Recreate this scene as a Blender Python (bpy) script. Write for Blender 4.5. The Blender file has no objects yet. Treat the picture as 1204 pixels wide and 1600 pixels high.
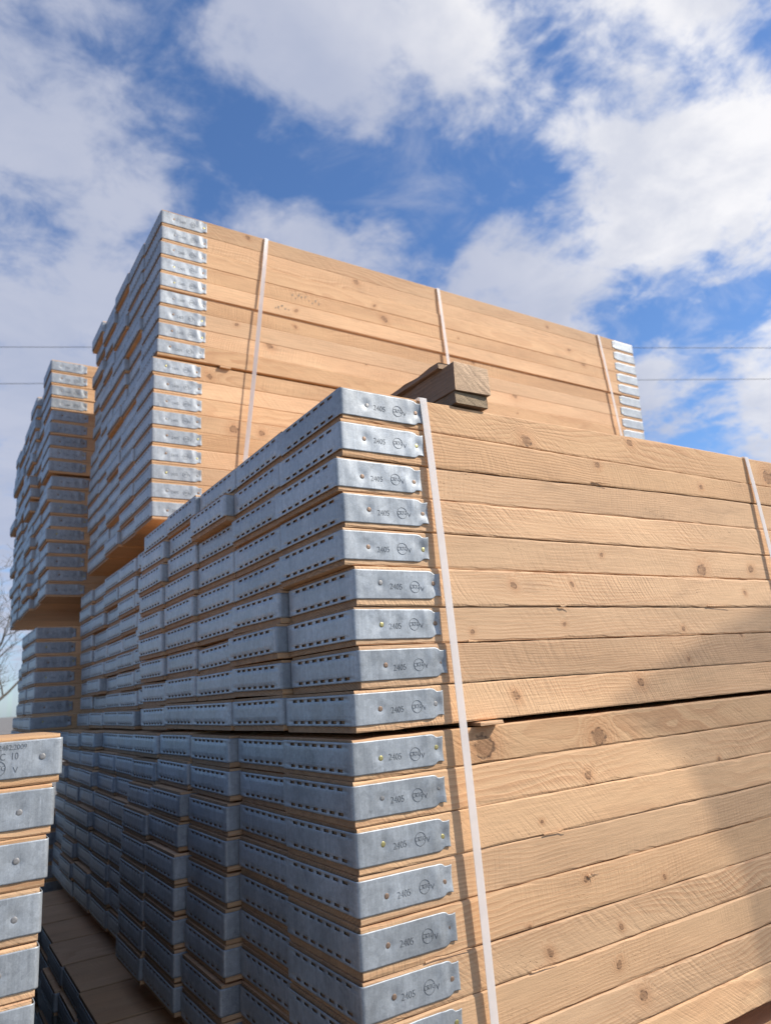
import bpy, bmesh, math, random
from math import radians, sin, cos, pi, sqrt, exp
from mathutils import Vector, Matrix

S = bpy.context.scene
COL = S.collection
# ---------------------------------------------------------------- camera (units metres; z = 0 is the top of the nearest stack)
GROUND = -1.88
cd = bpy.data.cameras.new('camera')
cam = bpy.data.objects.new('camera', cd); COL.objects.link(cam)
R = Vector((0.8447596, -0.5307345, -0.0685710)); U = Vector((-0.0702288, -0.2369736, 0.9689744)); F = Vector((0.5305177, 0.8137348, 0.2374586))
m = Matrix((R, U, -F)).transposed().to_4x4(); m.translation = Vector((-0.557547, -0.984860, -0.512622))
cam.matrix_world = m
cd.sensor_fit = 'HORIZONTAL'; cd.lens = 6.9; cd.sensor_width = 6.9 * 1204 / 1130.91
cd.clip_start = 0.02; cd.clip_end = 3000
cd.dof.use_dof = True; cd.dof.focus_distance = 1.13; cd.dof.aperture_fstop = 1.9
S.camera = cam

# ---------------------------------------------------------------- light
SUN = Vector((0.60, -0.46, 0.65)).normalized()
sl = bpy.data.lights.new('sun', 'SUN'); sl.energy = 4.6; sl.angle = radians(0.53); sl.color = (1.0, 0.94, 0.85)
so = bpy.data.objects.new('sun', sl); COL.objects.link(so)
so.rotation_euler = SUN.to_track_quat('Z', 'Y').to_euler()
S.view_settings.view_transform = 'Standard'; S.view_settings.look = 'None'
S.view_settings.exposure = 0.21; S.view_settings.gamma = 1.0
S.render.engine = 'CYCLES'
S.cycles.max_bounces = 6; S.cycles.diffuse_bounces = 4; S.cycles.glossy_bounces = 3
S.cycles.caustics_reflective = False; S.cycles.caustics_refractive = False


class NT:
    """small helper for writing node trees"""
    def __init__(s, tree):
        s.t = tree; s.n = tree.nodes; s.l = tree.links; s.n.clear()
    def node(s, kind, **kw):
        o = s.n.new(kind)
        for k, v in kw.items(): setattr(o, k, v)
        return o
    def put(s, sock, v):
        if isinstance(v, bpy.types.NodeSocket): s.l.new(v, sock)
        elif v is not None: sock.default_value = v
    def m(s, op, a, b=None, c=None, clamp=False):
        o = s.node('ShaderNodeMath', operation=op, use_clamp=clamp)
        s.put(o.inputs[0], a)
        if b is not None: s.put(o.inputs[1], b)
        if c is not None: s.put(o.inputs[2], c)
        return o.outputs[0]
    def v(s, op, a, b=None, scale=None):
        o = s.node('ShaderNodeVectorMath', operation=op)
        s.put(o.inputs[0], a)
        if b is not None: s.put(o.inputs[1], b)
        if scale is not None: s.put(o.inputs['Scale'], scale)
        return o.outputs['Value'] if op in ('DOT_PRODUCT', 'LENGTH', 'DISTANCE') else o.outputs[0]
    def sep(s, a):
        o = s.node('ShaderNodeSeparateXYZ'); s.put(o.inputs[0], a); return o.outputs
    def xyz(s, a, b, c):
        o = s.node('ShaderNodeCombineXYZ')
        for i, q in enumerate((a, b, c)): s.put(o.inputs[i], q)
        return o.outputs[0]
    def noise(s, vec, scale, detail=3.0, rough=0.5, dist=0.0, lac=2.0):
        o = s.node('ShaderNodeTexNoise'); s.put(o.inputs['Vector'], vec)
        o.inputs['Scale'].default_value = scale; o.inputs['Detail'].default_value = detail
        o.inputs['Roughness'].default_value = rough; o.inputs['Distortion'].default_value = dist
        o.inputs['Lacunarity'].default_value = lac
        return o.outputs['Fac']
    def step(s, x, a, b, lo=0.0, hi=1.0):
        o = s.node('ShaderNodeMapRange', interpolation_type='SMOOTHSTEP')
        s.put(o.inputs[0], x)
        for i, q in enumerate((a, b, lo, hi)): s.put(o.inputs[i + 1], q)
        return o.outputs[0]
    def lin(s, x, a, b, lo=0.0, hi=1.0):
        o = s.node('ShaderNodeMapRange'); s.put(o.inputs[0], x)
        for i, q in enumerate((a, b, lo, hi)): s.put(o.inputs[i + 1], q)
        return o.outputs[0]
    def mix(s, f, a, b, mode='MIX'):
        o = s.node('ShaderNodeMix', data_type='RGBA', blend_type=mode)
        s.put(o.inputs[0], f)
        for i, q in ((6, a), (7, b)):
            if isinstance(q, tuple) and len(q) == 3: q = (*q, 1.0)
            s.put(o.inputs[i], q)
        return o.outputs[2]
    def bump(s, h, strength, dist, normal=None):
        o = s.node('ShaderNodeBump'); o.inputs['Strength'].default_value = strength; o.inputs['Distance'].default_value = dist
        s.put(o.inputs['Height'], h)
        if normal is not None: s.put(o.inputs['Normal'], normal)
        return o.outputs[0]


# ---------------------------------------------------------------- sky: physical sky with a broken cloud layer
w = bpy.data.worlds.new('World'); S.world = w; w.use_nodes = True
w.cycles.sampling_method = 'MANUAL'; w.cycles.sample_map_resolution = 256
N = NT(w.node_tree)
sky = N.node('ShaderNodeTexSky', sky_type='NISHITA', sun_disc=False)
sky.sun_elevation = math.asin(SUN.z); sky.sun_rotation = math.atan2(SUN.x, SUN.y)
sky.air_density = 1.0; sky.dust_density = 0.6; sky.ozone_density = 3.0
d = N.v('NORMALIZE', N.node('ShaderNodeTexCoord').outputs['Generated'])
dz = N.m('MAXIMUM', N.sep(d)[2], 0.06)
lay = N.v('DIVIDE', d, N.xyz(N.m('ADD', dz, 0.18), N.m('ADD', dz, 0.18), N.m('ADD', dz, 0.18)))   # position on the cloud layer
ds = N.sep(lay)
flat = N.xyz(ds[0], ds[1], 0.0)
wx = N.m('SUBTRACT', N.noise(flat, 2.2, 4), 0.5)
wy = N.m('SUBTRACT', N.noise(N.v('ADD', flat, (7.3, 2.1, 3.0)), 2.2, 4), 0.5)
dw = N.v('NORMALIZE', N.v('ADD', d, N.v('SCALE', N.xyz(wx, wy, N.m('MULTIPLY', wx, -0.7)), scale=0.10)))
# where the clouds stand and where the gaps are: direction and amount, as read off the photograph's sky
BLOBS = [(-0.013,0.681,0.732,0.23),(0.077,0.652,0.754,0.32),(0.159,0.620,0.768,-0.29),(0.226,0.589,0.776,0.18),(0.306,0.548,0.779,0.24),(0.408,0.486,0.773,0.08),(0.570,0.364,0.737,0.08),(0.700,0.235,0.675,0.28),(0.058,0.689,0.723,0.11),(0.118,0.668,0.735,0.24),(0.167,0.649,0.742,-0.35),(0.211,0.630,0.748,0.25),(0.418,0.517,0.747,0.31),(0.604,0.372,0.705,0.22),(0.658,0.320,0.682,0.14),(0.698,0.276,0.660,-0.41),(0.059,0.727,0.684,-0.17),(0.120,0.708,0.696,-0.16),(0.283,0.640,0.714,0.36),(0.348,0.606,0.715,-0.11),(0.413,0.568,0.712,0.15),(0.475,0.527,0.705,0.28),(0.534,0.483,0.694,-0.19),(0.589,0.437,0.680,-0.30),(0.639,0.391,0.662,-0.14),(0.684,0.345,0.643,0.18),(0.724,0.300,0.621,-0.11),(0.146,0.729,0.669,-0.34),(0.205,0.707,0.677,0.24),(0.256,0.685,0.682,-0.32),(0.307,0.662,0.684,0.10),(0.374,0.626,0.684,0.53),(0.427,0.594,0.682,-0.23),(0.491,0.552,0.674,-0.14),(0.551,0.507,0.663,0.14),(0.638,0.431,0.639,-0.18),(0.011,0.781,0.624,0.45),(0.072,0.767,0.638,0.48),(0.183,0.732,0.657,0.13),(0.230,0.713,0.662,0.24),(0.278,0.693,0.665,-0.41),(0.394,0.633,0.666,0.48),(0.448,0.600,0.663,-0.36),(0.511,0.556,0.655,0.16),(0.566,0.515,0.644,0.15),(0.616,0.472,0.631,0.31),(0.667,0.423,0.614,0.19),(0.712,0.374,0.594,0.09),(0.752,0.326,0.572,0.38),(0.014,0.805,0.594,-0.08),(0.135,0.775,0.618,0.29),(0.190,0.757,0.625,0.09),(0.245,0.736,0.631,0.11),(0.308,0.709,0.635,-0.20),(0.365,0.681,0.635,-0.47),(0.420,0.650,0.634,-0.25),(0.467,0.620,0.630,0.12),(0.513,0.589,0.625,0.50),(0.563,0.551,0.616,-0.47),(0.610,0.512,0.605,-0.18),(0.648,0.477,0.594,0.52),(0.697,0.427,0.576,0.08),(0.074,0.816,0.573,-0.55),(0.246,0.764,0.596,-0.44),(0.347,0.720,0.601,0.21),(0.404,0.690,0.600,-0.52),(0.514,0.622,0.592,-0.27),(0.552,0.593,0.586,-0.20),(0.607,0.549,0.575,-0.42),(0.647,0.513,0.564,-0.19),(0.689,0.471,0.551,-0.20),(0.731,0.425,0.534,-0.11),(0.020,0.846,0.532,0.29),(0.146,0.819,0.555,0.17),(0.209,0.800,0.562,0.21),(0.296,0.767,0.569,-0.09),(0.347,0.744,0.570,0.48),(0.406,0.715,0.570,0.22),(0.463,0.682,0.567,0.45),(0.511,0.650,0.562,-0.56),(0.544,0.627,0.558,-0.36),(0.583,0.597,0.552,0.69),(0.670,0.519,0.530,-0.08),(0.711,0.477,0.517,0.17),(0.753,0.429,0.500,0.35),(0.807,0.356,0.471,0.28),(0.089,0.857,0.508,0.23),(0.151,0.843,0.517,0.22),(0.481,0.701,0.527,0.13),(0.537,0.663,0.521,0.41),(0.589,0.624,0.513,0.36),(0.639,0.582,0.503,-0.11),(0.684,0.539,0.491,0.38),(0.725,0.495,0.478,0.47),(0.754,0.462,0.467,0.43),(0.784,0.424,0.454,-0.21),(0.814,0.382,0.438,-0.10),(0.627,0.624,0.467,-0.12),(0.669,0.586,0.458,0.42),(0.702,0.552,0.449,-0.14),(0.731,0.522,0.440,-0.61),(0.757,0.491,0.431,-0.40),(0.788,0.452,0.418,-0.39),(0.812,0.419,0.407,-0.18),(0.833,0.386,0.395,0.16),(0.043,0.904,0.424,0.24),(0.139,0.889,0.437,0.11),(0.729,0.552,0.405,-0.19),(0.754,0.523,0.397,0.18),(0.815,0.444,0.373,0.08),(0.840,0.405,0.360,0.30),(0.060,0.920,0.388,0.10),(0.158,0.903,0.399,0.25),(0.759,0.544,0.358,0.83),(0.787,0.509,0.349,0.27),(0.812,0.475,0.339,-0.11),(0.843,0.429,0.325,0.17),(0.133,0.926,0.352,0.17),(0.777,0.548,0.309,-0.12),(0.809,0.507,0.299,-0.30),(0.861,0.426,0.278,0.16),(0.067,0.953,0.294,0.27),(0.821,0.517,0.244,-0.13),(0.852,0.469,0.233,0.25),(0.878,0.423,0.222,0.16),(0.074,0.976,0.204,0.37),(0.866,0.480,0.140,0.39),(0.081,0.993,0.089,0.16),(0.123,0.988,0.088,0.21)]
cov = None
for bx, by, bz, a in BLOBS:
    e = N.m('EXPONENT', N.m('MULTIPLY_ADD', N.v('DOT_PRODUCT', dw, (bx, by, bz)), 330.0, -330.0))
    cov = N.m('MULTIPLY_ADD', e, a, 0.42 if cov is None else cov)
fb = N.noise(flat, 3.4, 9, 0.58, 0.25)
fb2 = N.noise(N.v('ADD', flat, (3.1, 8.7, 1.0)), 10.0, 7, 0.62, 0.25)
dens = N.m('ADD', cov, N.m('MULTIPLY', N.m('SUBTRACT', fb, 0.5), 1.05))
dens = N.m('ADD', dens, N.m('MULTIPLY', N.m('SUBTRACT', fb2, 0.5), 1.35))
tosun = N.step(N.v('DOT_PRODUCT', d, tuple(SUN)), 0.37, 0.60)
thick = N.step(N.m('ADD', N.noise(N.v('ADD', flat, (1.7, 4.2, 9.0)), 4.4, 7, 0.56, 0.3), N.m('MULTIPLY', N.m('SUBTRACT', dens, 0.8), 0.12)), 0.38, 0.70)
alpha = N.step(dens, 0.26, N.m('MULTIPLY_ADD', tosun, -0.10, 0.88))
wisp = N.m('MULTIPLY', N.step(N.noise(N.v('ADD', flat, (5.5, 1.2, 2.0)), 5.5, 8, 0.62, 0.6), 0.47, 0.80), 0.55)
alpha = N.m('MAXIMUM', alpha, wisp)
ccol = N.mix(tosun, (4.7, 5.0, 6.1), (8.9, 8.75, 8.75))
ccol = N.mix(N.m('MULTIPLY', thick, 0.50), ccol, (3.5, 4.0, 5.4))
blue = N.mix(1.0, sky.outputs[0], (0.95, 1.20, 1.50), 'MULTIPLY')
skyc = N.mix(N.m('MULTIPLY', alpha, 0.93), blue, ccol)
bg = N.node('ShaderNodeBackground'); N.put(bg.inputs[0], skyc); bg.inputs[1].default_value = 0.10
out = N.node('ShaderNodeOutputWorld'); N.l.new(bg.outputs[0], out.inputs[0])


# ---------------------------------------------------------------- materials
def new_mat(name):
    mt = bpy.data.materials.new(name); mt.use_nodes = True
    n = NT(mt.node_tree)
    p = n.node('ShaderNodeBsdfPrincipled'); o = n.node('ShaderNodeOutputMaterial'); n.l.new(p.outputs[0], o.inputs[0])
    return mt, n, p


def wood_mat(name, early, late, endcol, tone=1.0, endring=0.66, rough_bump=1.0, weather=0.0, along='x'):
    mt, n, p = new_mat(name)
    co = n.node('ShaderNodeTexCoord').outputs['Object']
    nrm = n.node('ShaderNodeTexCoord').outputs['Normal']
    if along == 'y':
        a = n.sep(co); co = n.xyz(a[1], a[0], a[2]); a = n.sep(nrm); nrm = n.xyz(a[1], a[0], a[2])
    rnd = n.node('ShaderNodeObjectInfo').outputs['Random']
    r2 = n.m('FRACT', n.m('MULTIPLY', rnd, 37.77)); r3 = n.m('FRACT', n.m('MULTIPLY', rnd, 91.31)); r4 = n.m('FRACT', n.m('MULTIPLY', rnd, 151.7))
    r5 = n.m('FRACT', n.m('MULTIPLY', rnd, 233.3))
    off = n.xyz(n.m('MULTIPLY', rnd, 40.0), n.m('MULTIPLY', r2, 31.0), n.m('MULTIPLY', r3, 23.0))
    x, y, z = n.sep(co)[:3]
    q = n.v('ADD', co, off)
    wob = n.noise(q, 75.0, 3)
    # knots: position along the board, height, radius, kept on each board
    dmin = None
    for nm in ('knot_a', 'knot_b', 'knot_c'):
        at = n.node('ShaderNodeAttribute', attribute_type='OBJECT', attribute_name=nm)
        kx, kz, kr = n.sep(at.outputs['Vector'])[:3]
        kr = n.m('MAXIMUM', kr, 0.0002)
        dx = n.m('DIVIDE', n.m('SUBTRACT', x, kx), n.m('MULTIPLY', kr, 1.12)); dzz = n.m('DIVIDE', n.m('SUBTRACT', z, kz), kr)
        dzz = n.m('ADD', dzz, n.m('MULTIPLY', dx, n.m('MULTIPLY_ADD', r5, 0.8, -0.4)))
        dd = n.m('SQRT', n.m('ADD', n.m('MULTIPLY', dx, dx), n.m('MULTIPLY', dzz, dzz)))
        dmin = dd if dmin is None else n.m('MINIMUM', dmin, dd)
    dmin = n.m('ADD', dmin, n.m('MULTIPLY', n.m('SUBTRACT', wob, 0.5), 1.1))
    knot = n.step(dmin, 1.25, 0.70); halo = n.step(dmin, 4.6, 0.9)
    rim = n.m('MULTIPLY', n.step(dmin, 1.30, 1.02), n.step(dmin, 0.70, 0.98))
    rim = n.m('MULTIPLY', rim, n.step(n.noise(q, 130.0, 2), 0.42, 0.60))
    # growth rings round a pith outside the board
    cy = n.m('MULTIPLY_ADD', r2, 0.34, -0.12); cz = n.m('MULTIPLY_ADD', r3, 0.30, -0.19)
    wav = n.m('MULTIPLY', n.m('SUBTRACT', n.noise(n.v('MULTIPLY', q, (1.5, 5.0, 5.0)), 1.0, 3), 0.5), 0.075)
    ry = n.m('SUBTRACT', y, cy); rz = n.m('SUBTRACT', z, cz)
    rad = n.m('SQRT', n.m('ADD', n.m('MULTIPLY', ry, ry), n.m('MULTIPLY', rz, rz)))
    rad = n.m('ADD', rad, wav); rad = n.m('ADD', rad, n.m('MULTIPLY', n.m('MULTIPLY', halo, halo), 0.020))
    rad = n.m('ADD', rad, n.m('MULTIPLY', x, n.m('MULTIPLY_ADD', r4, 0.03, -0.015)))
    rad = n.m('ADD', rad, n.m('MULTIPLY', n.m('SUBTRACT', n.noise(n.v('MULTIPLY', q, (25.0, 40.0, 40.0)), 1.0, 2), 0.5), 0.0022))
    fr = n.m('FRACT', n.m('MULTIPLY', rad, n.m('MULTIPLY_ADD', r5, 130.0, 120.0)))
    ring = n.m('MULTIPLY', n.step(fr, 0.10, 0.90), n.step(fr, 1.0, 0.92))
    rmask = n.step(n.noise(n.v('MULTIPLY', q, (2.5, 12.0, 12.0)), 1.0, 2), 0.28, 0.62)
    ring = n.m('MULTIPLY', ring, n.m('MAXIMUM', rmask, n.m('MULTIPLY', halo, 0.9)))
    fib = n.noise(n.v('MULTIPLY', q, (14.0, 420.0, 420.0)), 1.0, 2, 0.6)
    big = n.noise(n.v('MULTIPLY', q, (2.2, 9.0, 9.0)), 1.0, 3)
    col = n.mix(n.m('MULTIPLY', ring, n.m('MULTIPLY_ADD', r5, 0.35, 0.28)), early, late)
    col = n.mix(n.m('MULTIPLY', n.m('MULTIPLY', halo, halo), 0.30), col, tuple(c * k for c, k in zip(late, (1.0, 0.88, 0.74))))
    kin = n.mix(n.step(n.m('FRACT', n.m('MULTIPLY', dmin, 3.3)), 0.2, 0.9), (0.33, 0.185, 0.10), (0.21, 0.115, 0.062))
    col = n.mix(n.m('MULTIPLY', knot, n.m('MULTIPLY_ADD', wob, 0.9, 0.25), None, True), col, kin)
    col = n.mix(n.m('MULTIPLY', rim, 0.75), col, (0.07, 0.042, 0.028))
    val = n.m('MULTIPLY', n.lin(fib, 0.2, 0.8, 0.83, 1.12), n.lin(big, 0.25, 0.75, 0.88, 1.09))
    val = n.m('MULTIPLY', val, n.m('MULTIPLY_ADD', r4, 0.28, 0.84 * tone))
    col = n.mix(1.0, col, n.xyz(val, val, val), 'MULTIPLY')
    col = n.mix(n.m('MULTIPLY', r3, 0.65), col, n.mix(1.0, col, (0.97, 0.87, 0.72), 'MULTIPLY'))
    dirt = n.m('MULTIPLY', n.step(n.noise(n.v('MULTIPLY', q, (5.0, 22.0, 22.0)), 1.0, 5, 0.65), 0.55 - 0.2 * weather, 0.76), 0.40 + 0.4 * weather)
    col = n.mix(dirt, col, n.mix(1.0, col, (0.50, 0.50, 0.52), 'MULTIPLY'))
    # torn fibres: short dark nicks in patches
    nick = n.m('MULTIPLY', n.step(n.noise(n.v('MULTIPLY', q, (130.0, 300.0, 300.0)), 1.0, 2, 0.7), 0.60, 0.72), n.step(n.noise(n.v('MULTIPLY', q, (5.0, 14.0, 14.0)), 1.0, 3), 0.50, 0.68))
    col = n.mix(n.m('MULTIPLY', nick, 0.40), col, n.mix(1.0, col, (0.45, 0.38, 0.32), 'MULTIPLY'))
    # sawn end grain
    nx = n.m('ABSOLUTE', n.sep(nrm)[0])
    endg = n.step(nx, 0.6, 0.8)
    ev = n.m('MULTIPLY', n.lin(fr, 0.0, 1.0, 1.08, endring), n.lin(n.noise(n.v('MULTIPLY', q, (60.0, 50.0, 160.0)), 1.0, 5, 0.7), 0.3, 0.7, 0.72, 1.15))
    endc = n.mix(1.0, endcol, n.xyz(ev, ev, ev), 'MULTIPLY')
    endc = n.mix(n.step(n.noise(q, 30.0, 4), 0.5, 0.8, 0.0, 0.5), endc, (0.16, 0.085, 0.05))
    col = n.mix(endg, col, endc)
    n.put(p.inputs['Base Color'], col); p.inputs['Roughness'].default_value = 0.72
    p.inputs['Specular IOR Level'].default_value = 0.28
    # rough-sawn surface: saw strokes at a slant of its own on each board, then fibres
    ang = n.m('MULTIPLY_ADD', n.m('SUBTRACT', r2, 0.5), 1.3, 0.35)
    ca = n.m('COSINE', ang); sa = n.m('SINE', ang)
    yz = n.m('ADD', z, y)
    s_ = n.m('ADD', n.m('MULTIPLY', x, ca), n.m('MULTIPLY', yz, sa)); t_ = n.m('SUBTRACT', n.m('MULTIPLY', yz, ca), n.m('MULTIPLY', x, sa))
    s_ = n.m('ADD', s_, n.m('MULTIPLY', n.m('MULTIPLY', yz, yz), n.m('MULTIPLY_ADD', r3, 7.0, -3.5)))
    s_ = n.m('ADD', s_, n.m('MULTIPLY', n.noise(n.v('MULTIPLY', q, (7.0, 30.0, 30.0)), 1.0, 2), 0.007))
    pitch = n.m('MULTIPLY_ADD', r4, 130.0, 120.0)
    sv = n.v('ADD', n.xyz(n.m('MULTIPLY', s_, pitch), n.m('MULTIPLY', t_, 12.0), 0.0), off)
    saw = n.noise(sv, 1.0, 4, 0.55)
    saw = n.step(saw, 0.30, 0.62)
    amt = n.m('MULTIPLY', n.step(n.noise(n.v('MULTIPLY', q, (4.0, 13.0, 13.0)), 1.0, 3), 0.32, 0.64), n.m('MULTIPLY_ADD', r5, 0.65, 0.20))
    h = n.m('MULTIPLY', saw, n.m('MULTIPLY', amt, 1.1))
    fz = n.noise(n.v('MULTIPLY', q, (40.0, 420.0, 420.0)), 1.0, 3, 0.6)
    h = n.m('ADD', h, n.m('MULTIPLY', fz, 0.55))
    h = n.m('ADD', h, n.m('MULTIPLY', ring, n.m('MULTIPLY_ADD', r3, 0.40, 0.05)))
    h = n.m('SUBTRACT', h, n.m('MULTIPLY', nick, 0.9))
    h = n.m('ADD', h, n.m('MULTIPLY', n.noise(q, 500.0, 3, 0.7), 0.55))
    n.put(p.inputs['Normal'], n.bump(h, 0.62 * rough_bump, 0.0011))
    return mt


WOOD = wood_mat('sawn_softwood', (0.705, 0.455, 0.262), (0.50, 0.255, 0.13), (0.38, 0.225, 0.12))
OLD = wood_mat('weathered_timber', (0.25, 0.165, 0.11), (0.15, 0.10, 0.07), (0.62, 0.42, 0.26), rough_bump=1.3, weather=0.3, along='y', endring=0.93)


OLD_DARK = wood_mat('dark_split_timber', (0.22, 0.15, 0.10), (0.13, 0.09, 0.06), (0.33, 0.235, 0.14), rough_bump=1.8, weather=0.7, along='y', endring=0.9)


def zinc_mat(name, base, dark=1.0, emboss=False):
    mt, n, p = new_mat(name)
    co = n.node('ShaderNodeTexCoord').outputs['Object']
    rnd = n.node('ShaderNodeObjectInfo').outputs['Random']
    off = n.xyz(n.m('MULTIPLY', rnd, 63.0), n.m('MULTIPLY', rnd, 29.0), n.m('MULTIPLY', rnd, 17.0))
    q = n.v('ADD', co, off)
    cloud = n.noise(n.v('MULTIPLY', q, (14.0, 14.0, 9.0)), 1.0, 5, 0.62)
    streak = n.noise(n.v('MULTIPLY', q, (260.0, 260.0, 12.0)), 1.0, 3, 0.6)
    fine = n.noise(q, 420.0, 3, 0.7)
    stain = n.step(n.noise(q, 46.0, 5, 0.7), 0.60, 0.74)
    v = n.m('MULTIPLY', n.lin(cloud, 0.28, 0.72, 0.76, 1.16), n.lin(streak, 0.25, 0.75, 0.88, 1.10))
    v = n.m('MULTIPLY', v, n.lin(fine, 0.3, 0.7, 0.88, 1.10))
    v = n.m('MULTIPLY', v, n.m('MULTIPLY_ADD', n.m('FRACT', n.m('MULTIPLY', rnd, 19.1)), 0.16, 0.90 * dark))
    col = n.mix(1.0, base, n.xyz(v, v, v), 'MULTIPLY')
    col = n.mix(n.m('MULTIPLY', stain, 0.50), col, (0.15, 0.16, 0.17))
    scr = n.m('MULTIPLY', n.step(n.noise(n.v('MULTIPLY', q, (520.0, 520.0, 45.0)), 1.0, 2, 0.5), 0.66, 0.74), n.step(n.noise(q, 17.0, 3), 0.45, 0.62))
    col = n.mix(n.m('MULTIPLY', scr, 0.55), col, (0.55, 0.57, 0.60))
    cell2 = n.node('ShaderNodeTexVoronoi'); n.put(cell2.inputs['Vector'], q); cell2.inputs['Scale'].default_value = 150.0
    sp = n.lin(n.sep(cell2.outputs['Color'])[0], 0.0, 1.0, 0.91, 1.09); col = n.mix(1.0, col, n.xyz(sp, sp, sp), 'MULTIPLY')
    wr = n.step(n.noise(n.v('ADD', q, (3.0, 1.0, 7.0)), 26.0, 6, 0.72), 0.60, 0.74)
    col = n.mix(n.m('MULTIPLY', wr, 0.30), col, (0.58, 0.59, 0.60))
    rub = n.step(n.noise(n.v('MULTIPLY', q, (30.0, 30.0, 22.0)), 1.0, 6, 0.7), 0.56, 0.70)
    col = n.mix(n.m('MULTIPLY', rub, 0.50), col, n.mix(1.0, col, (0.62, 0.64, 0.68), 'MULTIPLY'))
    n.put(p.inputs['Base Color'], col)
    p.inputs['Metallic'].default_value = 0.36
    n.put(p.inputs['Roughness'], n.lin(cloud, 0.2, 0.8, 0.42, 0.60))
    b = n.bump(n.m('ADD', n.m('MULTIPLY', fine, 0.25), n.m('ADD', cloud, n.m('MULTIPLY', streak, 0.3))), 0.34, 0.0012)
    # pressed lettering too worn to read: low bumps along the end of the band
    cx, cy2, cz2 = n.sep(co)[:3]
    if not emboss:
        band = n.m('MULTIPLY', n.step(cz2, 0.0235, 0.026), n.step(cz2, 0.046, 0.0435))
        cell = n.node('ShaderNodeTexVoronoi'); n.put(cell.inputs['Vector'], n.v('MULTIPLY', q, (0.0, 190.0, 150.0))); cell.inputs['Scale'].default_value = 1.0
        endm = n.m('MULTIPLY', band, n.step(cx, 0.001, 0.0))
        hh = n.m('MULTIPLY', n.m('MULTIPLY', cell.outputs['Distance'], endm), 0.8)
        b = n.bump(hh, 0.22, 0.0012, b)
    n.put(p.inputs['Normal'], b)
    return mt


ZINC = zinc_mat('galvanised_steel', (0.365, 0.388, 0.405))
ZINC_MARK = zinc_mat('pressed_mark_steel', (0.215, 0.228, 0.238), 0.95, True)


def plain(name, col, rough=0.5, metal=0.0, var=0.12, scale=60.0, spec=0.5):
    mt, n, p = new_mat(name)
    co = n.node('ShaderNodeTexCoord').outputs['Object']
    f = n.lin(n.noise(co, scale, 4, 0.6), 0.25, 0.75, 1 - var, 1 + var)
    n.put(p.inputs['Base Color'], n.mix(1.0, col, n.xyz(f, f, f), 'MULTIPLY'))
    p.inputs['Roughness'].default_value = rough; p.inputs['Metallic'].default_value = metal
    p.inputs['Specular IOR Level'].default_value = spec
    return mt


NAIL_RUST = plain('rusty_nail', (0.24, 0.16, 0.11), 0.55, 0.5, 0.3, 300)
NAIL_BRASS = plain('zinc_yellow_nail', (0.44, 0.38, 0.16), 0.4, 0.75, 0.25, 300)
NAIL_STEEL = plain('steel_nail', (0.27, 0.26, 0.25), 0.55, 0.45, 0.25, 300)
STRAP = plain('white_strapping', (0.90, 0.87, 0.84), 0.38, 0.0, 0.05, 40)
_n = NT.__new__(NT); _n.t = STRAP.node_tree; _n.n = _n.t.nodes; _n.l = _n.t.links
_p = [k for k in _n.n if k.type == 'BSDF_PRINCIPLED'][0]; _o = [k for k in _n.n if k.type == 'OUTPUT_MATERIAL'][0]
_tl = _n.node('ShaderNodeBsdfTranslucent'); _tl.inputs[0].default_value = (0.95, 0.91, 0.87, 1); _tp = _n.node('ShaderNodeBsdfTransparent')
_m1 = _n.node('ShaderNodeMixShader'); _m1.inputs[0].default_value = 0.40; _n.l.new(_p.outputs[0], _m1.inputs[1]); _n.l.new(_tl.outputs[0], _m1.inputs[2])
_m2 = _n.node('ShaderNodeMixShader'); _m2.inputs[0].default_value = 0.10; _n.l.new(_m1.outputs[0], _m2.inputs[1]); _n.l.new(_tp.outputs[0], _m2.inputs[2])
_n.l.new(_m2.outputs[0], _o.inputs[0])
_c = _n.node('ShaderNodeTexCoord').outputs['Object']
_w = _n.m('SINE', _n.m('MULTIPLY', _n.sep(_c)[0], 3200.0))
_n.put(_p.inputs['Normal'], _n.bump(_n.m('ADD', _w, _n.noise(_c, 300.0, 3)), 0.25, 0.0005))
WIRE = plain('wire_sheath', (0.11, 0.11, 0.12), 0.6)
BARK = plain('bark', (0.11, 0.095, 0.075), 0.85, 0.0, 0.3, 20)
LEAF = plain('young_leaf', (0.10, 0.12, 0.04), 0.6, 0.0, 0.3, 5)


def ground_mat():
    mt, n, p = new_mat('yard_hardcore')
    co = n.node('ShaderNodeTexCoord').outputs['Object']
    a = n.noise(co, 1.1, 5, 0.6); b = n.noise(co, 45.0, 5, 0.7)
    col = n.mix(n.step(a, 0.35, 0.65), (0.17, 0.155, 0.135), (0.24, 0.22, 0.195))
    v = n.lin(b, 0.25, 0.75, 0.65, 1.25)
    n.put(p.inputs['Base Color'], n.mix(1.0, col, n.xyz(v, v, v), 'MULTIPLY')); p.inputs['Roughness'].default_value = 0.9
    n.put(p.inputs['Normal'], n.bump(b, 0.8, 0.02))
    return mt


# ---------------------------------------------------------------- object helpers
def link(name, me, mat=None, parent=None, loc=None, rz=0.0):
    o = bpy.data.objects.new(name, me); COL.objects.link(o)
    if mat is not None and not me.materials:
        for k in (mat if isinstance(mat, (list, tuple)) else [mat]): me.materials.append(k)
    if parent is not None: o.parent = parent
    if loc is not None: o.location = loc
    if rz: o.rotation_euler.z = rz
    return o


def tag(o, label=None, cat=None, group=None, kind=None):
    if label: o['label'] = label
    if cat: o['category'] = cat
    if group: o['group'] = group
    if kind: o['kind'] = kind
    return o


def bm_mesh(bm, name, smooth=False):
    me = bpy.data.meshes.new(name); bm.to_mesh(me); bm.free()
    if smooth:
        for p in me.polygons: p.use_smooth = True
    return me


LEN, WID, HT = 2.545, 0.2425, 0.0626


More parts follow.
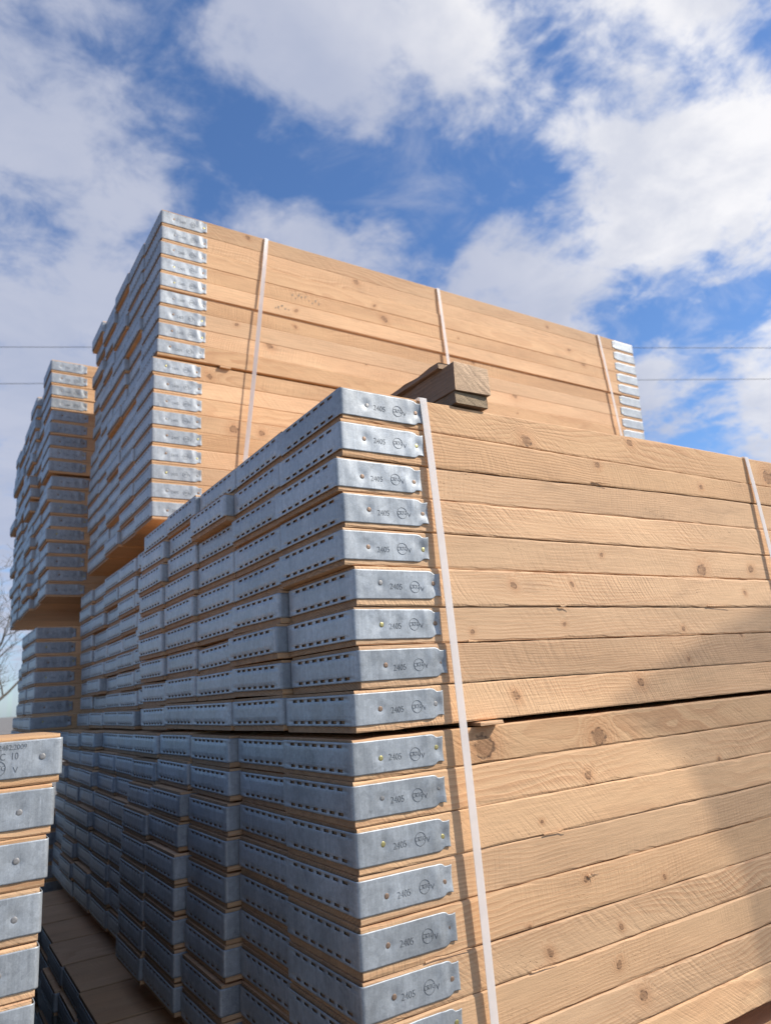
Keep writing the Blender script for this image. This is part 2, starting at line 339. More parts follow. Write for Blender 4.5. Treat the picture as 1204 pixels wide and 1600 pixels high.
def board_mesh(seed, H=HT, L=LEN, W=WID, segs=10, rough=0.0006, prof=None, ch=0.0014):
    """one sawn board: end at x = 0, front face at y = 0; prof(x) gives bottom and top heights"""
    rg = random.Random(seed); bm = bmesh.new()
    xs = [0.0024] + [L * i / segs for i in range(1, segs)] + [L - 0.0024]
    bow = rg.uniform(-0.0012, 0.0012); sec = []
    edge = [[0.0] * (len(xs)) for _ in range(4)]
    for e in edge:
        v = 0.0
        for i in range(len(xs)):
            v = 0.6 * v + rg.gauss(0, rough); e[i] = v
    for i, x in enumerate(xs):
        lo, hi = prof(x) if prof else (0.0, H)
        b = bow * sin(pi * x / L)
        c = ch
        e = [k[i] for k in edge]
        pts = [(0 + b, lo + c + abs(e[0]) * 1.5), (c, lo + e[0] * 0.3), (W - c, lo + e[1] * 0.3), (W + b, lo + c + abs(e[1])),
               (W + b, hi - c - abs(e[2])), (W - c, hi + e[2] * 0.3), (c, hi + e[3] * 0.3), (0 + b, hi - c - abs(e[3]) * 1.5)]
        sec.append([bm.verts.new((x, yy, zz)) for yy, zz in pts])
    for a, b in zip(sec, sec[1:]):
        for k in range(8):
            bm.faces.new((a[k], a[(k + 1) % 8], b[(k + 1) % 8], b[k]))
    bm.faces.new(sec[0][::-1]); bm.faces.new(sec[-1])
    bmesh.ops.recalc_face_normals(bm, faces=bm.faces)
    return bm_mesh(bm, 'scaffold_board')


ARM = 0.1665                # length of the band along the board's side
Z0, Z1 = 0.0100, 0.0576     # band height on the board
NAILS = (0.048, 0.155)


def text_bm(txt, size, depth=0.0003):
    cu = bpy.data.curves.new('t', 'FONT'); cu.body = txt; cu.size = size; cu.align_x = 'CENTER'; cu.align_y = 'CENTER'
    cu.extrude = depth; cu.offset = -0.00018; cu.bevel_depth = 0.00012; cu.bevel_resolution = 0; cu.resolution_u = 3
    o = bpy.data.objects.new('t', cu); COL.objects.link(o)
    me = bpy.data.meshes.new_from_object(o.evaluated_get(bpy.context.evaluated_depsgraph_get()))
    bpy.data.objects.remove(o); bpy.data.curves.remove(cu)
    vs = [v.co.copy() for v in me.vertices]; fs = [list(p.vertices) for p in me.polygons]
    bpy.data.meshes.remove(me)
    return vs, fs


def ring_bm(r, t, h, n=36):
    vs, fs = [], []
    for i in range(n):
        a = 2 * pi * i / n
        for rr, zz in ((r - t, 0), (r - t * 0.6, h), (r + t * 0.6, h), (r + t, 0)): vs.append(Vector((rr * cos(a), rr * sin(a), zz)))
    for i in range(n):
        j = (i + 1) % n
        for k in range(3): fs.append([i * 4 + k, j * 4 + k, j * 4 + k + 1, i * 4 + k + 1])
    return vs, fs


def slender(tx, k):
    return [Vector((v.x * k, v.y, v.z)) for v in tx[0]], tx[1]


T_2405 = slender(text_bm('2405', 0.0135), 0.92); T_CRTG = slender(text_bm('CRTG', 0.0092), 0.80); T_V = text_bm('V', 0.0108)
T_BS = slender(text_bm('BS 2482:2009', 0.0094), 0.86); T_C10 = slender(text_bm('C  10', 0.0125), 0.80)
RING = ring_bm(0.0096, 0.00042, 0.0005)


def band_mesh(seed, textA=False, textB=False, fine=False, shiftB=0.0, slots=True, holes=NAILS):
    """galvanised band folded round the board's end: arm, corner, slotted end, corner, arm"""
    rg = random.Random(seed); bm = bmesh.new()
    t = 0.0013; r = 0.004; W = WID; g = 0.0004
    zt = [0.0, 0.0038, 0.0086, 0.017, 0.0238, 0.031, 0.0390, 0.0438, Z1 - Z0]
    if fine: zt = sorted(zt + [0.0126, 0.0204, 0.0275, 0.035, 0.0019, 0.0457])
    fx = [0.0, 0.004, 0.008, 0.012, 0.016, 0.022] if not fine else [k * 0.0022 for k in range(int((ARM - 0.006) / 0.0022))]
    side = [ARM - k for k in fx]
    if not fine: side += [0.14, 0.10, 0.06, 0.03]
    ph = [rg.uniform(0, 6.28) for _ in range(6)]
    lift = rg.uniform(-0.001, 0.0025); am = rg.uniform(0.5, 1.3)

    def disp(x, z, B):
        o = 0.00035 * am * (sin(x * 70 + ph[0] + 3 * B) * sin(z * 90 + ph[1]) + 0.7 * sin(x * 160 + z * 60 + ph[2]))
        for nx_ in holes:
            d2 = (x - nx_) ** 2 + (z - 0.0335) ** 2
            o -= 0.0016 * exp(-d2 / 0.00006)
        o += 0.0012 * exp(-((x - 0.136) / 0.008) ** 2) * (0.7 + 0.6 * sin(z * 120 + ph[3]))
        if x > 0.15: o += (lift * 0.5 + 0.0006 * sin(z * 140 + ph[4])) * min(1, (x - 0.15) / 0.012) + 0.0016 * min(1, (x - 0.15) / 0.012) * abs((z - 0.0335) / 0.024) ** 2
        return max(o, -0.0013)

    path = []   # (x, y, nx, ny, kind)
    for x in side: path.append((x, 0.0, 0.0, -1.0, 'A'))
    for k in range(4):
        a = pi / 2 * k / 3; path.append((r - r * sin(a), r - r * cos(a), -sin(a), -cos(a), 'c'))
    cs = [W * (0.145 + 0.115 * i) for i in range(7)]
    hol = []
    cs = [c + rg.uniform(-0.0008, 0.0008) for c in cs]
    for c in cs: hol += [(c - 0.0086), (c + 0.0086)]
    for yy in hol: path.append((0.0, yy, -1.0, 0.0, 'E'))
    for k in range(4):
        a = pi / 2 * k / 3; path.append((r - r * cos(a), W - r + r * sin(a), -cos(a), sin(a), 'c'))
    for x in reversed(side): path.append((x, W, 0.0, 1.0, 'B'))
    grid = []
    mid = (Z1 - Z0) / 2
    tl = rg.uniform(-0.0006, 0.0006)
    for x, y, nx_, ny_, k in path:
        row = []
        for zz in zt:
            z = zz
            if k in 'AB' and x > ARM - 0.024:
                u = (x - (ARM - 0.024)) / 0.011; u = max(0.0, min(1.0, u))
                s = 1 - 0.22 * (1 - sqrt(max(0.0, 1 - u * u))) if u < 1 else 0.78
                if x > ARM - 0.003: s += 0.03
                z = mid + (zz - mid) * s
            o = t + g
            if k in 'AB': o += disp(x, z + Z0, 1 if k == 'B' else 0) * (1.0 if fine else 0.6) * (min(1.0, (x - 0.003) / 0.02) if x > 0.003 else 0.0)
            zz2 = z + Z0 + (tl * (x / ARM) if k in 'AB' else 0.0)
            row.append(bm.verts.new((x + nx_ * o, y + ny_ * o, zz2)))
        grid.append(row)
    for i in range(len(path) - 1):
        for j in range(len(zt) - 1):
            if slots and path[i][4] == 'E' and path[i + 1][4] == 'E' and hol.index(path[i][1]) % 2 == 0:
                a, b = zt[j], zt[j + 1]
                if (a >= 0.0037 and b <= 0.0087) or (a >= 0.0389 and b <= 0.0439): continue
            bm.faces.new((grid[i][j], grid[i][j + 1], grid[i + 1][j + 1], grid[i + 1][j]))
    bmesh.ops.recalc_face_normals(bm, faces=bm.faces)
    if sum((f.normal.y * (f.calc_center_median().y - W / 2) + f.normal.x * -0.1) for f in bm.faces) < 0:
        bmesh.ops.reverse_faces(bm, faces=bm.faces)
    bmesh.ops.solidify(bm, geom=bm.faces[:], thickness=t)
    for f in bm.faces: f.smooth = True

    jx, jz, jt = rg.uniform(-.002, .002), rg.uniform(-.0014, .0014), rg.uniform(-.04, .04)

    def put(tx, cx, cz, B=False):
        vs = []
        for v0 in tx[0]:
            v = Vector((v0.x, v0.y, v0.z))
            ox = (cx - 0.1 if not B else 0.0); a_ = jt if not B else 0.0
            v.x, v.y = v0.x * cos(a_) - v0.y * sin(a_) + (jx if not B else 0), v0.x * sin(a_) + v0.y * cos(a_) + ox * a_ + (jz if not B else 0)
            if B: x = cx - v.x
            else: x = cx + v.x
            z = cz + v.y
            o = t + g + disp(x, z, 1 if B else 0) * (1.0 if fine else 0.6) + v.z + 0.0001
            vs.append(bm.verts.new((x, W + o if B else -o, z)))
        for f in tx[1]:
            try:
                q = bm.faces.new([vs[i] for i in f]); q.material_index = 1
            except ValueError: pass
    if textA:
        put(T_2405, 0.0758, 0.0300); put(RING, 0.1130, 0.0318); put(T_CRTG, 0.1130, 0.0318); put(T_V, 0.1275, 0.0285)
    if textB:
        s = shiftB
        put(T_BS, 0.086 + s, 0.0500, True); put(T_C10, 0.0845 + s, 0.0385, True); put(RING, 0.098 + s, 0.0245, True)
        put(T_CRTG, 0.098 + s, 0.0245, True); put(T_V, 0.0765 + s, 0.0210, True)
    me = bm_mesh(bm, 'end_band')
    me.materials.append(ZINC); me.materials.append(ZINC_MARK)
    return me


def nail_mesh(mat, seed):
    rg = random.Random(seed); bm = bmesh.new(); n = 14; rings = []
    for rr, hh in ((0.0040, -0.0016), (0.0041, 0.0005), (0.0037, 0.0008), (0.0016, 0.0009)):
        rings.append([bm.verts.new((rr * cos(2 * pi * i / n) * rg.uniform(0.96, 1.04), -hh, rr * sin(2 * pi * i / n))) for i in range(n)])
    for a, b in zip(rings, rings[1:]):
        for i in range(n): bm.faces.new((a[i], a[(i + 1) % n], b[(i + 1) % n], b[i]))
    bm.faces.new(rings[-1])
    bmesh.ops.recalc_face_normals(bm, faces=bm.faces)
    me = bm_mesh(bm, 'nail', True); me.materials.append(mat); return me


NAILM = [nail_mesh(NAIL_RUST, 1), nail_mesh(NAIL_BRASS, 2), nail_mesh(NAIL_STEEL, 3), nail_mesh(NAIL_RUST, 4)]
BOARDS = [board_mesh(100 + i) for i in range(5)]
BANDS = [band_mesh(200 + i) for i in range(4)]
BANDS_TXT = [band_mesh(300 + i, textA=True, fine=True) for i in range(5)]
for me in BOARDS: me.materials.append(WOOD)

ORD = ['first', 'second', 'third', 'fourth', 'fifth', 'sixth', 'seventh', 'eighth', 'ninth']
GROUP = 'scaffold boards stacked in packs'
rg = random.Random(7)


def knots(o, n=3, given=None, width=0.0626):
    ks = list(given or [])
    while len(ks) < n: ks.append((rg.uniform(0.2, 2.4), rg.uniform(0.008, 0.055), rg.choice((0.0, 0.0, 0.0, 0.0, 0.003, 0.004, 0.006, 0.009))))
    for nm, k in zip(('knot_a', 'knot_b', 'knot_c'), ks): o[nm] = [float(k[0]), float(k[1]), float(k[2])]


def board(loc, label, mesh=None, band=None, nails=None, far=False, given=None, rz=0.0, flip=False, zs=1.0, nail_side='A'):
    o = link('scaffold_board', mesh or rg.choice(BOARDS), None, None, loc, rz)
    tag(o, label, 'scaffold board', GROUP); knots(o, given=given)
    b = link('end_band', band or rg.choice(BANDS), None, o)
    if nails:
        for i, nx_ in enumerate(NAILS if nails is True else nails):
            c = link('nail', rg.choice(NAILM) if nail_side == 'A' else NAILM[2], None, b)
            c.location = (nx_ + rg.uniform(-0.0035, 0.0035) * (nails is True), -0.0004 if nail_side == 'A' else WID + 0.0004, 0.0335 + rg.uniform(-0.004, 0.004))
            if nail_side == 'B': c.rotation_euler.z = pi
    if far:
        f = link('end_band', rg.choice(BANDS), None, o, (LEN, WID, 0)); f.rotation_euler.z = pi
        for nx_ in NAILS:
            c = link('nail', rg.choice(NAILM), None, f); c.location = (nx_, WID + 0.0004, 0.0335); c.rotation_euler.z = pi
    if zs != 1.0: o.scale.z = zs
    return o


# ---------------------------------------------------------------- the setting
bm = bmesh.new()
bmesh.ops.create_grid(bm, x_segments=40, y_segments=40, size=900)
gnd = link('ground', bm_mesh(bm, 'ground'), ground_mat(), None, (0, 0, GROUND)); tag(gnd, kind='structure')

# ---------------------------------------------------------------- nearest stack, front column: measured row by row
TOPS = [-0.0065, -0.071, -0.131, -0.193, -0.256, -0.3185, -0.3835, -0.4455, -0.5115]      # upper pack, top edge of each row
TOPS2 = [-0.5835, -0.643, -0.7075, -0.772, -0.838, -0.907, -0.968, -1.034, -1.098]        # lower pack
END1, END2 = -0.5755, -1.162
LEFTZ = {0: -0.0100, 1: -0.0690, 2: -0.1365, 3: -0.1955}
RIGHTZ = {0: -0.0020, 1: -0.0725, 2: -0.1235, 3: -0.190}
X1 = [.011, .006, -.004, .004, 0, .016, .012, .015, .003]
X2 = [-.004, -.0065, -.004, -.005, -.007, -.008, -.009, -.010, -.011]
NEAR_KNOTS = {   # row: (x along the stack, z, radius)
    0: [(.429, -.054, .010), (.745, -.019, .007), (1.281, -.046, .017)], 1: [(.627, -.084, .006), (.98, -.10, .005)], 4: [(.928, -.300, .0125), (1.125, -.292, .008), (.601, -.278, .004)],
    5: [(.351, -.344, .006), (.503, -.340, .004), (1.077, -.351, .004)], 6: [(.247, -.427, .004), (.827, -.430, .0045)], 7: [(.825, -.495, .004), (1.031, -.447, .004)],
    8: [(.331, -.539, .0065), (.662, -.534, .008)], 9: [(.249, -.617, .0175), (.524, -.625, .015)], 10: [(.485, -.689, .007), (.876, -.702, .004)],
    13: [(.448, -.856, .005), (.308, -.902, .003)], 15: [(.501, -1.001, .006)], 11: [(.36, -.75, .003)], 16: [(.55, -1.06, .008)]}


def near_front(i):
    low = i >= 9
    tops, end = (TOPS2, END2) if low else (TOPS, END1)
    k = i - 9 if low else i
    top = tops[k]; gap = random.Random(80 + i).uniform(0.0009, 0.0022); bot = (tops[k + 1] if k < 8 else end) + gap
    def mk(x, side):
        tl, tr = (LEFTZ.get(i, top), RIGHTZ.get(i, top)) if not low else (top, top)
        bl, br = (LEFTZ.get(i + 1, bot - gap) + gap, RIGHTZ.get(i + 1, bot - gap) + gap) if not low else (bot, bot)
        u = max(0.0, min(1.0, (x - 0.1) / 1.0)); u = u * u * (3 - 2 * u)
        return (bl + (br - bl) * u, tl + (tr - tl) * u)
    org = mk(0.0, 0)[0]
    me = board_mesh(1000 + i, segs=110, rough=0.0011, prof=lambda x: tuple(v - org for v in mk(x, 0)))
    me.materials.append(WOOD)
    x0 = (X2 if low else X1)[k]
    y0 = random.Random(50 + i).uniform(-0.0012, 0.0022) + (0.003 if low else 0.0)
    given = [(a - x0, z - org, r) for a, z, r in NEAR_KNOTS.get(i, [])]
    lab = 'front corner board in %s row from the top, %s pack of the nearest stack' % (ORD[k], 'lower' if low else 'upper')
    hh = mk(0.0, 0)[1] - org
    o = board((x0, y0, org), lab, me, band_mesh(500 + i, textA=True, fine=True), nails=True, given=given)
    o.children[0].location.z = (hh - 0.0626) * 0.6
    return o


NEAR = [near_front(i) for i in range(18)]



def splinter(parent, x, z, L, h, out, seed, mat=None):
    """a torn sliver standing off the board's face"""
    rr = random.Random(seed); bm = bmesh.new(); n = 7; sec = []
    for i in range(n + 1):
        u = i / n; hh = h * (1 - u) ** 0.6 * rr.uniform(.7, 1.1) + 0.0003; o = out * (0.15 + u * u) + 0.0004
        zc = rr.gauss(0, h * .12)
        sec.append([bm.verts.new((u * L, -o + a, zc + b * hh)) for a, b in ((0.0, -.5), (-0.0009, -.2), (-0.0009, .3), (0.0, .5))])
    for a, b in zip(sec, sec[1:]):
        for k in range(4): bm.faces.new((a[k], a[(k + 1) % 4], b[(k + 1) % 4], b[k]))
    bm.faces.new(sec[0]); bm.faces.new(sec[-1][::-1])
    bmesh.ops.recalc_face_normals(bm, faces=bm.faces)
    link('splinter', bm_mesh(bm, 'splinter'), mat or WOOD, parent, (x, 0, z))


def near_rel(i, x, z):
    o = NEAR[i]; return x - o.location.x, z - o.location.z


for i, x, z, L, h, out, sd in ((5, .462, -.3820, .030, .0055, .004, 1), (6, .236, -.4425, .030, .004, .003, 2), (11, .360, -.7705, .055, .0035, .003, 3), (13, .452, -.852, .018, .0075, .007, 4),
                               (14, .30, -.966, .06, .003, .002, 6), (5, .92, -.3815, .09, .004, .003, 7), (1, .60, -.1235, .05, .003, .003, 8), (15, .21, -1.03, .05, .003, .0025, 9), (13, .10, -.9045, .09, .0032, .0025, 10)):
    a, b = near_rel(i, x, z); splinter(NEAR[i], a, b, L, h, out, sd)

INK = plain('stamp_ink', (0.33, 0.25, 0.175), 0.8, 0.0, 0.4, 200)


def ink_stamp(parent, x, z, w_, h_, n, seed):
    """worn ink: broken dashes of a stamp nobody can read any more"""
    rr = random.Random(seed); bm = bmesh.new()
    for i in range(n):
        cx, cz = x + w_ * (i + .5) / n + rr.gauss(0, w_ * .01), z + rr.uniform(-.5, .5) * h_
        a, b = w_ / n * rr.uniform(.15, .38), h_ * rr.uniform(.10, .34)
        vs = [bm.verts.new((cx + a * cos(t) * rr.uniform(.5, 1.2), -0.0016, cz + b * sin(t) * rr.uniform(.5, 1.2))) for t in [2 * pi * k / 9 for k in range(9)]]
        bm.faces.new(vs)
    link('ink_stamp', bm_mesh(bm, 'ink_stamp'), INK, parent)


COLX = {
    'up': {1: [.014, .009, .002, .007, .005, -.002, -.010, -.004, -.004], 2: [.015, -.013, .009, .008, .006, .004, .003, -.002, -.009],
           3: [.004, .005, .001, -.003, -.004, -.004, -.001, -.001, -.005], 4: [.005, -.005, -.014, -.008, -.014, -.011, -.008, -.001, .001]},
    'low': {1: [.010, .010, .009, .006, .007, .005, .006, .004, .005], 2: [-.010, -.012, -.014, -.015, -.019, -.024, -.028, -.031, -.033],
            3: [-.013, -.017, -.033, -.036, -.049, -.048, -.048, -.047, -.049], 4: [-.018, -.019, -.035, -.044, -.047, -.050, -.052, -.050, -.054]},
    'midlow': {0: [.001, .001, .002, -.017, -.015, -.018, -.015, -.015, -.015], 1: [.007, -.005, -.006, -.012, -.019, -.022, -.022, -.021, -.022]}}
COLNAME = ['first', 'second', 'third', 'fourth', 'fifth']


def pack(xbase, y0, pitch, tops, packname, cols, offs=None, front=True, lean=0.0, jit=0.006, knotrows=None, far=False, textfront=False, nails=True, yrow=None, xcol=0.0, ys=1.0):
    coff = [rg.uniform(-0.0028, 0.0022) for _ in range(6)]
    for k, zt in enumerate(tops):
        for c in cols:
            x = xbase + xcol * c + lean * k + rg.gauss(0, jit)
            if front and c == 0: x = xbase + lean * k + rg.gauss(0, 0.0022)
            elif rg.random() < 0.07: x -= rg.uniform(0.005, 0.011)
            if offs and c in offs: x = offs[c][k] + rg.gauss(0, 0.0015)
            y = y0 + c * pitch + rg.uniform(-0.002, 0.003)
            if yrow: y += yrow[k]
            z = zt - HT + rg.uniform(-0.0016, 0.0008) + (coff[c] if c else 0.0)
            fr = front and c == 0
            if fr: y = y0 + rg.uniform(-.0006, .0006) + (yrow[k] if yrow else 0); z = zt - HT
            if fr: lab = 'front corner scaffold board in %s row from the top, %s' % (ORD[k], packname)
            else: lab = 'board in %s row, %s column from front corner, %s' % (ORD[k], COLNAME[c], packname)
            given = (knotrows or {}).get(k) if fr else None
            if given: given = [(a - x, b - z, r_) for a, b, r_ in given]
            o = board((x, y, z), lab, None, (rg.choice(BANDS_TXT) if fr and textfront else None), nails=fr and nails, far=far and c == 0, given=given)
            o.scale.y = ys
            if fr: o.scale.z = 1.0088
            if fr and 'top pack of tall' in packname: BACK[k] = o
            if c: o.rotation_euler = (rg.gauss(0, 0.0055), 0.0, rg.gauss(0, 0.0008)); o.scale.z = rg.uniform(0.965, 1.0)


T_ = 0.0636
NU = [-0.004 - 0.0634 * k for k in range(9)]
NL = [-0.581 - 0.0645 * k for k in range(9)]
pack(0.0, 0.0, 0.2475, NU, 'upper pack of nearest stack', [1, 2, 3, 4], COLX['up'], front=False)
pack(0.0, 0.0, 0.2525, NL, 'lower pack of nearest stack', [1, 2, 3, 4], COLX['low'], front=False)

# ---------------------------------------------------------------- tall middle stack behind it: four packs
M2 = [1.2166 - 0.0632 * k for k in range(9)]
M1 = [0.6376 - 0.0632 * k for k in range(9)]
ML = [-0.010 - 0.0634 * k for k in range(9)]
MLL = [-0.588 - 0.0645 * k for k in range(9)]
BK2 = {0: [(.395, 1.201, .007)], 2: [(.951, 1.048, .006), (1.362, 1.143, .009), (2.106, 1.088, .011)], 3: [(.997, .997, .011), (2.195, 1.024, .009)],
       5: [(.583, .87, .005)], 6: [(1.795, .861, .005), (.344, .825, .006)], 7: [(.471, .768, .011), (1.697, .773, .012), (.893, .775, .005)]}
BK1 = {0: [(.24, .599, .009)], 3: [(.326, .414, .012), (.432, .414, .009)]}
BACK = {}
pack(0.066, 1.302, 0.2245, M2, 'top pack of tall middle stack', range(5), lean=-0.0010, knotrows=BK2, far=True, textfront=True, yrow=[0, .001, 0, .001, -.001, .005, .004, .006, .005], jit=0.007, ys=0.915)
ink_stamp(BACK[3], .50, .030, .13, .026, 9, 1); ink_stamp(BACK[4], .43, .036, .07, .02, 5, 2)
pack(0.041, 1.309, 0.2260, M1, 'second pack of tall middle stack', range(5), knotrows=BK1, far=True, textfront=True, jit=0.006, xcol=0.003, ys=0.92)
pack(0.052, 1.262, 0.2490, ML, 'third pack of tall middle stack', range(5), front=False, jit=0.007)
pack(-0.018, 1.300, 0.2520, MLL, 'fourth pack of tall middle stack', range(5), COLX['midlow'], front=False, lean=-0.0015)

# ---------------------------------------------------------------- far stack at the left: its front column
F2 = [1.180 - 0.0648 * k for k in range(9)]
F1 = [0.585 - 0.0648 * k for k in range(9)]
FL = [-0.133 - 0.0652 * k for k in range(9)]
FLL = [-0.745 - 0.0652 * k for k in range(8)]
FY = 2.625
for tops, nm, xb in ((F2, 'top pack of the far stack', -0.098), (F1, 'second pack of the far stack', -0.092), (FL, 'third pack of the far stack', -0.116), (FLL, 'bottom pack of the far stack', -0.10)):
    for k, zt in enumerate(tops):
        if nm.startswith('bottom') and k < 3: continue
        board((xb + rg.gauss(0, 0.004) - (0.006 if nm.startswith('third') and k > 4 else 0), FY + rg.uniform(-.003, .003), zt - HT), 'front corner scaffold board in %s row from the top, %s' % (ORD[k], nm), None,
              rg.choice(BANDS_TXT), nails=True, zs=1.02)

# ---------------------------------------------------------------- sunlit pack at the left edge, its far end beside the nearest stack
LX = [-.383, -.391, -.396, -.401, -.402, -.405, -.406, -.407, -.408]
LZ = [-0.541 - 0.0637 * k for k in range(9)]
LSHIFT = [-0.0205, 0.0015, 0.014, -0.0165, -0.020, 0.0, 0.0]
LNAIL = [0.024, 0.041, 0.037, 0.031, 0.045, 0.04, 0.035]
for k in range(7):
    bd = band_mesh(700 + k, textB=True, fine=True, shiftB=LSHIFT[k], holes=(LNAIL[k], 0.155))
    me = board_mesh(1700 + k, segs=60, rough=0.0009); me.materials.append(WOOD)
    o = board((LX[k], 0.135, LZ[k] - HT), 'sunlit scaffold board in %s row of the pack at the left edge' % ORD[k], me, bd, nails=(LNAIL[k], 0.155), nail_side='B', rz=pi)
    o.location.y += WID

# ---------------------------------------------------------------- bottom pack showing below the nearest stacks
for k in range(2):
    for c in range(7):
        base = -0.112 if c < 4 else -0.142
        x = base + rg.gauss(0, 0.010) - 0.012 * k
        if (k, c) in ((0, 4),): x = -0.148
        y = 0.0 + c * 0.254
        near = c < 5
        lab = 'scaffold board in %s row of the low pack under %s, %s from its front' % (ORD[k], 'nearest stack' if near else 'middle stack', COLNAME[c] if near else COLNAME[c - 5])
        board((x, y, -1.222 - 0.064 * k - HT), lab)

# ---------------------------------------------------------------- all the other boards of the yard's packs, one mass
rest = bmesh.new()
RB = [bmesh.new() for _ in range(3)]
for i, b in enumerate(RB):
    t_ = board_mesh(900 + i, segs=3); b.from_mesh(t_)
RE = bmesh.new(); RE.from_mesh(band_mesh(990))


def add_rest(x, y, z, rz=0.0, both=False):
    mt = Matrix.Translation((x, y, z)) @ Matrix.Rotation(rz, 4, 'Z')
    for src, idx in ((rg.choice(RB), 0), (RE, 1)):
        base = {}
        for v in src.verts: base[v.index] = rest.verts.new(mt @ v.co)
        for f in src.faces:
            try:
                q = rest.faces.new([base[v.index] for v in f.verts]); q.material_index = idx; q.smooth = f.smooth
            except ValueError: pass


for b in RB + [RE]:
    b.verts.ensure_lookup_table(); b.verts.index_update()
for tops, xb, lean in ((F2, -0.10, 0.0), (F1, -0.095, 0.0), (FL, -0.12, -0.003)):
    for k, zt in enumerate(tops):
        for c in range(1, 6):
            x = xb + rg.gauss(0, 0.008) + lean * k
            if tops is F2 and k == 0 and c in (4, 5): continue
            if tops is FL and c > 3: continue
            if c == 2 and tops is not FL: x -= 0.010
            if tops is not FL and c == 1: x += 0.012
            if tops is FL: x += 0.012 * c + 0.003 * (9 - k) * (c > 1)
            add_rest(x, FY + c * 0.2495, zt - HT)
for k in range(9):
    for c in range(1, 10):
        if k > 0: add_rest(LX[k] + rg.gauss(0, .01), 0.135 + WID + c * 0.2495, LZ[k] - HT, pi)
    if k > 6: add_rest(LX[k], 0.135 + WID, LZ[k] - HT, pi)
for k in range(9):
    for c in range(0, 10): add_rest(-0.42 + rg.gauss(0, .01), 0.135 + WID + c * 0.2495, -1.20 - 0.064 * k - HT, pi)
    for c in range(0, 6): add_rest(-0.10 + rg.gauss(0, .01), FY + c * 0.2495, -1.345 - 0.064 * k - HT)
    if k < 2:
        for c in range(7, 10): add_rest(-0.15 + rg.gauss(0, .01), c * 0.254, -1.222 - 0.064 * k - HT)
    else:
        for c in range(0, 10): add_rest(-0.12 + rg.gauss(0, .012), c * 0.252, -1.222 - 0.064 * k - HT)
rm = bm_mesh(rest, 'board_pile'); rm.materials.append(WOOD); rm.materials.append(ZINC)
ro = link('board_pile', rm); tag(ro, 'remaining scaffold boards of the far stack and the packs low down', 'boards', kind='stuff')


# ---------------------------------------------------------------- timber bearers, laths
def timber(name, x0, x1, y0, y1, z0, z1, mat, seed, segs=40, rough=0.0009):
    rr = random.Random(seed); bm = bmesh.new()
    sec = []
    for i in range(segs + 1):
        y = y0 + (y1 - y0) * i / segs; c = 0.0012
        pts = [(x0 + c, z0), (x1 - c, z0), (x1, z0 + c), (x1, z1 - c), (x1 - c, z1), (x0 + c, z1), (x0, z1 - c), (x0, z0 + c)]
        sec.append([bm.verts.new((px - x0 + rr.gauss(0, rough), y - y0 + (rr.gauss(0, rough * 1.5) if i in (0, segs) else 0), pz - z0 + rr.gauss(0, rough * .6))) for px, pz in pts])
    for a, b in zip(sec, sec[1:]):
        for k in range(8): bm.faces.new((a[k], a[(k + 1) % 8], b[(k + 1) % 8], b[k]))
    bm.faces.new(sec[0][::-1]); bm.faces.new(sec[-1])
    bmesh.ops.recalc_face_normals(bm, faces=bm.faces)
    return link(name, bm_mesh(bm, name), mat, None, (x0, y0, z0))


ZT = -0.0055
o = timber('timber_bearer', .252, .336, -.012, 1.14, ZT + .026, ZT + .082, OLD, 1); tag(o, 'thick weathered timber bearer lying across the top of the nearest stack', 'timber', 'timber bearers on the nearest stack')
o = timber('timber_bearer', .254, .331, -.006, 1.12, ZT + .0012, ZT + .0255, OLD_DARK, 2); tag(o, 'thin split timber under the thick bearer on the nearest stack', 'timber', 'timber bearers on the nearest stack')
o = timber('timber_bearer', .243, .316, .022, 1.15, ZT + .0825, ZT + .0935, OLD, 3); tag(o, 'flat weathered board lying on top of the thick bearer', 'timber', 'timber bearers on the nearest stack')
o = timber('timber_spacer', .232, .282, -.014, 1.2, END1 - .0068, END1 - .0006, WOOD, 4, rough=.0004); tag(o, 'thin pale lath poking out between the two packs of the nearest stack', 'spacer', 'laths between packs')
o = timber('timber_spacer', .275, .315, 1.298, 2.5, 0.6386, 0.6469, WOOD, 5, rough=.0004); tag(o, 'thin lath sticking out between top and second pack of the tall middle stack', 'spacer', 'laths between packs')
for xx in (.45, 2.1):
    o = timber('timber_bearer', xx, xx + .09, 1.33, 2.5, 0.0, 0.068, OLD, 7); tag(o, 'timber bearer under the second pack of the tall middle stack', 'timber', 'bearers under the packs')
    o = timber('timber_bearer', xx - .1, xx, 2.64, 4.1, -0.132, -0.0, OLD, 8); tag(o, 'timber bearer under the second pack of the far stack', 'timber', 'bearers under the packs')
    o = timber('timber_bearer', xx, xx + .09, 0.01, 2.5, -1.2215, -1.164, OLD, 9); tag(o, 'timber bearer under the lower pack of the nearest stack', 'timber', 'bearers under the packs')


